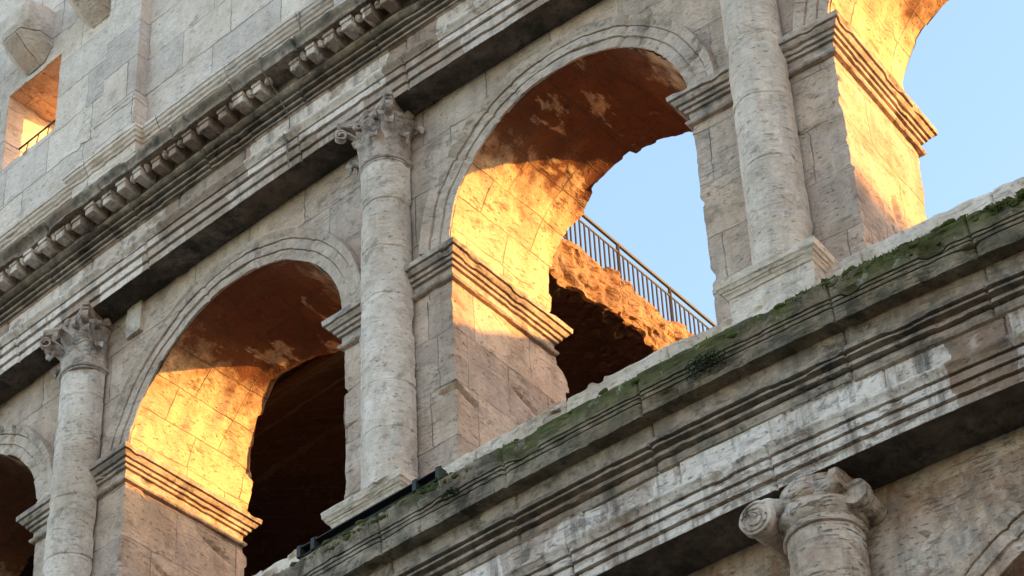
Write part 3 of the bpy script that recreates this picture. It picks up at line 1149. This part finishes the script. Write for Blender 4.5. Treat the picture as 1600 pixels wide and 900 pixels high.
# ---- lower entablature (second storey) and what stands below it
LCOR = [(.80, -.62), (1.03, -.60), (1.045, -.40), (1.01, -.396), (1.01, -.384), (1.05, -.38), (1.055, -.335), (1.02, -.33), (1.02, -.318), (1.06, -.314), (1.06, -.275), (1.03, -.27), (1.03, -.26), (1.07, -.256), (1.075, -.20),
        (1.10, -.10), (1.115, -.03), (1.10, 0.0), (.75, .035), (.3, .05), (-.3, .05)]
LBED = [(.73, -1.36), (.78, -1.34), (.80, -1.28), (.79, -1.22), (.75, -1.215), (.75, -1.195), (.86, -1.19), (.87, -1.15), (.79, -1.14), (.79, -1.07), (.89, -1.06), (.895, -1.03), (.85, -1.022), (.85, -1.005), (.94, -1.0),
        (.95, -.95), (.93, -.93), (.80, -.92), (.83, -.62), (.86, -.60)]
LFR = [(.75, -1.86), (.75, -1.35), (.78, -1.33)]
LAR = [(.745, -2.385), (.755, -2.385), (.755, -2.26), (.72, -2.256), (.72, -2.242), (.80, -2.235), (.80, -2.115), (.76, -2.111), (.76, -2.097), (.835, -2.093), (.835, -1.98), (.79, -1.972), (.79, -1.955), (.86, -1.95), (.88, -1.90), (.92, -1.85),
       (.92, -1.81), (.75, -1.78)]
L0, L1 = -12.0, 19.0
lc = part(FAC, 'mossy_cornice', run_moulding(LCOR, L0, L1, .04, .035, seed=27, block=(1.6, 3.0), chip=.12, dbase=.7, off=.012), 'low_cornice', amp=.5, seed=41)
lb = part(FAC, 'bed_moulding', run_moulding(LBED, L0, L1, .045, .03, seed=27, block=(1.6, 3.0), chip=.06, dbase=.68, off=.012), 'cornice', amp=.35, seed=42)
lf = part(FAC, 'frieze', run_moulding(LFR, L0, L1, .06, .06, seed=28, chip=.02, dbase=.6), 'low_entab', amp=.45, seed=43)
la = part(FAC, 'architrave', run_moulding(LAR, L0, L1, .045, .035, seed=29, block=(2.4, 3.6), chip=.06, dbase=.6), 'low_entab', amp=.35, seed=44)
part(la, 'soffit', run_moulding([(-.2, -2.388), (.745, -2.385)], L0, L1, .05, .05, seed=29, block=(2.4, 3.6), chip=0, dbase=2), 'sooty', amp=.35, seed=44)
# core behind the mouldings, so no light leaks through the storey joints
mb = MB()
mb.box((-19, -2.4, 8.45), (19, .45, 10.2), (20, 1, 1))
mb.box((-19, -2.4, -2.30), (19, .70, -.03), (20, 1, 1))
part(FAC, 'wall_core', mb, 'inner', amp=0)

for b in (-1.5, -.5, .5, 1.5, 2.5):
    C = b*P-(.05 if b == 1.5 else 0)
    k0 = int(b-.5)
    near = b >= .5
    mb = bay(C, 2.15, -5.95, -11.9, -2.33, k0*P, (k0+1)*P, .025, ([-12, -5], [-2.4, -2.4]), DEF_RIM[1], step=.05 if near else .2,
             seed=int(b*10)+140)
    wl_ = part(FAC, 'arcade_bay', mb, 'low_wall', amp=1.2, seed=int(b*7)+160)
    mb = sweep_arch(C, 2.15, -5.95, .027, [(e*1.08, q) for e, q in ARCHV], n=140 if near else 40, seed=int(b*3)+120)
    part(wl_, 'archivolt', mb, 'low_wall', amp=.7, seed=int(b*7)+161)
    mb = bay(C, 2.2, -17.6, GROUND, -11.85, k0*P, (k0+1)*P, .03, ([-25, -5], [-2.4, -2.4]), DEF_RIM[1], step=.3, seed=9)
    part(FAC, 'arcade_bay', mb, 'low_wall', amp=.5, seed=9)


def ionic(cx, cd_, zt, r, seed):
    mb = MB()
    zb = zt-.70
    lathe(mb, cx, cd_, [(r*.98, zb), (r*1.0, zb+.05), (r*1.08, zb+.07), (r*1.10, zb+.11), (r*1.06, zb+.13), (r*1.12, zb+.16), (r*1.24, zb+.24), (r*1.26, zb+.30),
                        (r*1.15, zb+.36), (r*1.12, zb+.70)], 48)
    # bolster block over the echinus, worn
    n = 26
    S = np.linspace(-.64, .50, n)
    th = np.linspace(0, 2*np.pi, 28, endpoint=False)
    G = np.empty((n, 28, 3))
    for i, s in enumerate(S):
        hh = .15-.02*math.cos(s*3)
        G[i, :, 0] = cx+s
        G[i, :, 1] = cd_+.10+np.sign(np.cos(th))*np.abs(np.cos(th))**.5*.46
        G[i, :, 2] = zt-.20+np.sign(np.sin(th))*np.abs(np.sin(th))**.5*hh
    q = G.reshape(-1, 3)
    q[:, 1] -= .10*sstep(noise(q, (4, 1, 6), seed), .1, .5)
    q[:, 2] += .03*noise(q, 5.0, seed+4)
    mb.grid(q.reshape(G.shape), wrap=True)
    mb.fan(G[0])
    mb.fan(G[-1], True)
    # volutes: rolled bolsters with a spiral on the face; the one on the right has lost its front
    for sx, dfront, rad in ((-1, .60, .225), (1, .30, .17)):
        c0 = np.array([cx+sx*.575, 0, zt-.36])
        rows = []
        for d, rr in ((-.25, rad*.82), (.1, rad*.74), (.25, rad*.80), (dfront-.13, rad*.86), (dfront-.12, rad*1.0), (dfront-.01, rad*1.0), (dfront, rad*.96)):
            a = np.linspace(0, 2*np.pi, 30, endpoint=False)
            rows.append(np.stack([c0[0]+rr*np.cos(a), np.full(30, cd_+d), c0[2]+rr*np.sin(a)], -1))
        mb.grid(np.array(rows), wrap=True)
        mb.fan(rows[-1], True)
        if sx < 0:
            a = np.linspace(0, 2.3*2*np.pi, 70)
            rr = rad*(.93-.72*a/a[-1])
            mb.tube(np.stack([c0[0]+rr*np.cos(a+.8), np.full(70, cd_+dfront+.004), c0[2]+rr*np.sin(a+.8)], -1), .017, 6)
            mb.blob((c0[0], cd_+dfront, c0[2]), (.045, .03, .045), 8, 2)
        else:
            a = np.linspace(0, 2*np.pi, 26)
            for dd in (.12, .2):
                mb.tube(np.stack([c0[0]+rad*.82*np.cos(a), np.full(26, cd_+dd), c0[2]+rad*.82*np.sin(a)], -1), .02, 6, False)
    return mb


for k in (0, 1, 2):
    cx = k*P+.06
    mb = MB()
    shaft(mb, cx, .30, .50, .455, -10.4, -3.02, [-8.6, -6.9, -5.2, -3.75], 70+k)
    sh = part(FAC, 'column', mb, 'low_column', amp=.6, seed=180+k)
    mb = MB()
    ring(mb, cx, .30, .475, -3.04, .032)
    part(sh, 'astragal', mb, 'carving', amp=.5, seed=180+k)
    mb = ionic(cx, .30, -2.387, .445, 3+k)
    part(sh, 'capital', mb, 'low_column', amp=1.0, seed=190+k, angle=50)

# the amphitheatre ring carries on unseen to both sides, added to shade the square
for sgn in (-1, 1):
    p0 = w1(sgn*18.9, 0, 0)
    T0 = sgn*18.9/RAD+KAP_*18.9**2/2
    rows = []
    for k in range(40):
        a = T0+sgn*k*2.2/80.0
        # arc of 80 m radius starting where the detailed part ends
        cx_, cy_ = p0[0]-80*math.sin(T0), p0[1]+80*math.cos(T0)
        px, py = cx_+80*math.sin(a), cy_-80*math.cos(a)
        nx, ny = math.sin(a), -math.cos(a)
        tp = float(np.interp(k, [0, 17, 24, 40], [21, 21, 15.3, 15.3])) + (.35*rng.uniform(-1, 1) if k > 18 else 0)  # unseen top lowered so it shades only the foot of the right arch
        rows.append([(px+nx*q, py+ny*q, z) for q, z in ((.1, GROUND), (.1, -2.4), (.7, -2.3), (1.0, 0), (0, .1), (0, 8.4), (.5, 8.5), (1.1, 10.2), (0, 10.3),
                                                       (0, tp), (-1.7, tp), (-2.4, 10), (-2.4, GROUND))])
    m_ = MB()
    m_.grid(np.array(rows), flip=(sgn < 0))
    part(FAC, 'shade_ring_wall', m_, 'wall', world_co=True, amp=0)
# loose patching block in the spandrel beside the left column
mb = MB()
mb.box((-5.86, -.05, 7.72), (-5.50, .075, 8.36), (8, 2, 14))
o = part(FAC, 'patch_block', mb, 'pedestal', label='pale squared patching block set in the spandrel', amp=1.2, seed=3)

# ------------------------------------------------------------------ inner ruin behind the arches
VB = empty('broken_vault', tuple(w1(-8, -5.6, 7.2)), 'broken concrete gallery vault with ragged sunlit end behind the middle arch', 'ruin')
d_in, d_out = -9.9, -2.42
nd = 230
dd = np.linspace(d_out, d_in, nd)
ZTOP = 9.85
mid = (d_in+d_out)/2
hw = (d_out-d_in)/2
intr = 7.5+1.38*np.sqrt(np.clip(1-((dd-mid)/hw)**2, 0, 1))
Q = np.stack([dd*0, dd, dd*0], -1)
end = -.42-.02*(-dd-5)+.08*noise(Q, .9, 3)+.07*noise(Q, 3.1, 4)
rows = []
ceil = []
for i in range(nd):
    e = end[i]
    ceil.append([(s, dd[i], intr[i]) for s in [-20.0, -8.0, -3.0]+list(np.linspace(-2.0, e-.12, 50))])
    L = [(e-.12, intr[i])]
    L += [(e-.05+.05*math.sin(f*3.1), intr[i]+f*(ZTOP-intr[i])) for f in np.linspace(0.02, 1, 44)]
    L += [(x, ZTOP) for x in np.linspace(e-.15, -2.0, 20)]
    L += [(-8.0, ZTOP), (-20.0, ZTOP)]
    rows.append([(s, dd[i], z) for s, z in L])
mb = MB()
mb.grid(np.array(rows), flip=True)


def rough_end(V):
    w = sstep(V[:, 0], -2.6, -.6)
    r = .045*vnoise(V, 1.7, 90)+.032*vnoise(V, 4.6, 91)+.026*vnoise(V, 9.0, 92)+.015*vnoise(V, 19.0, 93)
    lay = .06*sstep(noise(np.stack([V[:, 0]*0, V[:, 1]*2.2, V[:, 2]*6.5+.6*noise(V, 1.5, 5)], 1), 1.0, 8), -.3, .3)
    V = V+r*(.12+.88*w)[:, None]
    V[:, 0] += lay*w
    return V


part(VB, 'broken_end', mb, 'rubble', amp=0, disp=rough_end, angle=55)
mb = MB()
mb.grid(np.array(ceil), flip=True)
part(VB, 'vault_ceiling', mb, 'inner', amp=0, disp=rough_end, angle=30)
# inner ring wall: carries the vault; unseen crest at right shaped to shade the jambs
mb = MB()
skx = [-22, -.2, 2.0, 4.3, 5.7, 7.9, 11, 15.0, 16.6, 18.5, 21.1, 26, 34]
skz = [8.0, 8.0, 7.1, 6.95, 7.2, 7.56, 7.4, 7.41, 7.32, 7.26, 7.39, 6.5, 5.0]
ss = np.linspace(-22, 34, 420)
top = np.interp(ss, skx, skz)+.05*noise(np.stack([ss, ss*0, ss*0], -1), 1.2, 4)
rows = []
for i, s in enumerate(ss):
    L = [(-9.4, GROUND), (-9.4, 0.0), (-9.4, top[i]*.6), (-9.4, top[i]-.62), (-9.6, top[i]-.42), (-9.9, top[i]-.12), (-10.2, top[i]-.42), (-10.4, top[i]-.62), (-10.6, GROUND)]
    rows.append([(s, d, z) for d, z in L])
mb.grid(np.array(rows), flip=True)
mb.fan(np.array(rows)[-1], True)
o = part(VB, 'shade_ring_wall', mb, 'inner', amp=.5, seed=6)
# gallery floor
mb = MB()
S, D = np.meshgrid(np.linspace(-22, 19, 30), [-2.3, -6, -9.5], indexing='ij')
mb.grid(np.stack([S, D, np.full_like(S, -.05)], -1))
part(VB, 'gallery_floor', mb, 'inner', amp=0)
# cross wall that closes the gallery beyond the far-left arch
mb = MB()
mb.box((-21.5, -9.5, -.1), (-20.7, -2.4, 8.2), (2, 6, 6))
part(VB, 'cross_wall', mb, 'inner', amp=0)

# ------------------------------------------------------------------ railing on the terrace
RS, RS1 = -.50, -.785
rl = empty('terrace_railing', tuple(w1(-.65, -7.5, ZTOP)), 'dark iron railing of thin upright bars along the broken vault top', 'railing')
rd0, rd1 = -3.0, -11.0
ZR = 10.92


def bar(p0, p1, r, n=6):
    m = MB()
    q0, q1 = np.array(p0, float), np.array(p1, float)
    m.tube(np.array([q0, q0*.5+q1*.5, q1]), r, n)
    return m


part(rl, 'handrail', bar((RS, rd0, ZR), (RS1, rd1, ZR), .036, 8), 'iron', amp=0)
part(rl, 'lower_rail', bar((RS, rd0, ZR-.20), (RS1, rd1, ZR-.20), .022, 6), 'iron', amp=0)
part(rl, 'lower_rail', bar((RS, rd0, ZTOP+.13), (RS1, rd1, ZTOP+.13), .018, 6), 'iron', amp=0)
d = rd0
j = 0
while d > rd1:
    rs = RS+(RS1-RS)*(d-rd0)/(rd1-rd0)
    if j % 11 == 4:
        part(rl, 'post', bar((rs, d, ZTOP-.15), (rs, d, ZR), .036), 'iron', amp=0)
    else:
        part(rl, 'picket', bar((rs, d, ZTOP+.13), (rs, d, ZR-.20), .0205, 5), 'iron', amp=0)
    d -= .138
    j += 1

# window guard
wg = empty('window_guard', tuple(w1(-9.2, -.3, 14.5)), 'thin iron guard rail with slanting bars across the attic window', 'railing')
part(wg, 'handrail', bar((-9.98, -.35, 15.32), (-8.44, -.35, 15.32), .022), 'iron', amp=0)
part(wg, 'lower_rail', bar((-9.98, -.35, 14.6), (-8.44, -.35, 14.6), .018), 'iron', amp=0)
for k in range(5):
    a = -9.9+k*.31
    part(wg, 'slanting_bar', bar((a, -.35, 14.6), (a+.2, -.35, 15.32), .011, 5), 'iron', amp=0)

# ------------------------------------------------------------------ steel beam on the cornice before the middle pedestal
bm = empty('steel_beam', tuple(w1(.3, .9, .3)), 'long dark steel channel beam lying before the middle column pedestal', 'beam')
m = MB()
b0, b1, bd, bz = -.92, 1.58, .88, .36
m.box((b0, bd-.11, bz-.07), (b1, bd-.095, bz+.05))
m.box((b0, bd-.11, bz+.051), (b1, bd+.01, bz+.066))
m.box((b0, bd-.11, bz-.086), (b1, bd-.01, bz-.071))
part(bm, 'channel', m, 'steel', amp=0)
for sx in (b0, b0+.26, b1-.42, b1-.02):
    m = MB()
    m.box((sx-.032, bd-.13, bz-.10), (sx+.032, bd+.03, bz+.085))
    m.tube(np.array([(sx, bd-.05, bz+.08), (sx, bd-.05, bz+.11), (sx, bd-.05, bz+.14)]), .016, 6)
    part(bm, 'clamp', m, 'steel', amp=.3)
for sx in (b1-.42, b1-.02):
    m = MB()
    m.box((sx-.03, bd-.62, bz-.05), (sx+.03, bd-.135, bz+.03))
    part(bm, 'arm', m, 'steel', amp=0)
m = MB()
m.box((b1-.385, bd-.60, bz-.04), (b1-.055, bd-.54, bz+.02))
part(bm, 'tie_bar', m, 'steel', amp=0)

# ------------------------------------------------------------------ cables and clamp


def cable(pts, label, r=.012):
    m = MB()
    p = np.array(pts, float)
    t = np.linspace(0, 1, len(p))
    tt = np.linspace(0, 1, len(p)*6)
    q = np.stack([np.interp(tt, t, p[:, i]) for i in range(3)], -1)
    q[1:-1] += .008*vnoise(q[1:-1], 4.0, 3)
    m.tube(q, r, 6)
    o = m.build('cable', M['cable'], None, amp=0)
    tag(o, label, 'cable')
    return o


cable([(-1.62, .36, 12.1), (-1.62, .30, 11.0), (-1.60, .45, 10.42), (-1.60, 1.26, 10.30), (-1.60, 1.20, 10.06), (-1.61, .84, 9.80), (-1.60, .70, 9.62),
       (-1.60, .56, 9.48), (-1.60, .54, 9.02), (-1.60, .69, 8.98), (-1.60, .61, 8.80), (-1.60, .55, 8.36)],
      'thin grey cable hanging down over the upper bracketed cornice')
m = MB()
m.box((6.30, .865, -1.80), (6.68, .885, -1.775))
m.box((6.34, .855, -1.89), (6.36, .885, -1.80))
m.box((6.56, .855, -1.89), (6.58, .885, -1.80))
o = m.build('clamp_bracket', M['lead'], None, amp=0)
tag(o, 'small pale metal bracket fixed to the lower architrave', 'bracket')

# ------------------------------------------------------------------ weeds and moss
rng = random.Random(11)


def weed(s, d, z, r, n, label, droop=.6):
    m = MB()
    V, F = [], []
    for i in range(n):
        a = rng.uniform(0, 2*math.pi)
        u = rng.random()**.6
        p = np.array([s+r*u*math.cos(a)*1.1, d+.12+.5*r*u*math.sin(a), z-droop*r*rng.random()+.35*r*(1-u)])
        L = rng.uniform(.018, .042)
        v1 = np.array([rng.gauss(0, 1), rng.gauss(0, 1), rng.gauss(-.2, 1)])
        v1 /= np.linalg.norm(v1)
        v2 = np.cross(v1, [rng.gauss(0, 1), rng.gauss(0, 1), rng.gauss(0, 1)])
        v2 /= np.linalg.norm(v2)+1e-9
        b = len(V)
        V += [p, p+v1*L*.5+v2*L*.22, p+v1*L, p+v1*L*.5-v2*L*.22]
        F.append((b, b+1, b+2, b+3))
    m.add(np.array(V), [np.array(F)])
    for i in range(8):
        a = rng.uniform(-1, 1)
        m.tube(np.array([(s, d, z), (s+a*r*.4, d+.12, z+.1*r), (s+a*r, d+.2, z-r*.4*rng.random())]), .006, 4)
    o = m.build('weed', M['weed'], None, amp=0, smooth=False)
    tag(o, label, 'plant', 'weeds rooted in the cornice')
    return o


weed(4.75+1.15, 1.02, -.34, .27, 1100, 'dark green weed hanging from the mossy cornice below the right pedestal')
weed(1.95, 1.02, -.32, .13, 240, 'small dark weed sprouting from the cornice near the beam')
# moss cushions along the lip
m = MB()
V, F = [], []
n = 0
while n < 9000:
    s = rng.uniform(-3.5, 11.5)
    dens = .5+.5*float(noise(np.array([[s, 0, 0]]), .9, 77)[0])
    if rng.random() > dens**2*1.2:
        continue
    d = rng.uniform(.7, 1.10)
    z = .04-.04*max(0, (d-.75)/.35)
    if rng.random() < .35:
        d = 1.08+rng.gauss(0, .02)
        z = -.03-abs(rng.gauss(0, .05))
    L = rng.uniform(.015, .05)
    dx, dy = rng.gauss(0, .4), rng.gauss(.2, .4)
    b = len(V)
    p = np.array([s, d, z])
    w = np.array([rng.gauss(0, 1), rng.gauss(0, 1), .2])
    w = w/np.linalg.norm(w)*L*.3
    V += [p-w, p+w, p+np.array([dx*L, dy*L, L])]
    F.append((b, b+1, b+2))
    n += 1
m.add(np.array(V), [np.array(F)])
k = 0
while k < 620:
    s = rng.uniform(-3.5, 11.5)
    dens = .5+.5*float(noise(np.array([[s, 0, 0]]), .9, 77)[0])
    if rng.random() > dens**2*1.3:
        continue
    r = rng.uniform(.015, .05)
    if rng.random() < .6:
        c = (s, rng.uniform(.85, 1.10), .035-.035*rng.random())
    else:
        c = (s, 1.085+rng.uniform(-.02, .015), -.02-abs(rng.gauss(0, .05)))
    m.blob(c, (r*1.5, r, r*.7), 6, k, .5)
    k += 1
o = m.build('moss', M['moss'], None, amp=0, smooth=False)
tag(o, 'green moss cushions along the lip of the lower cornice', 'moss', kind='stuff')
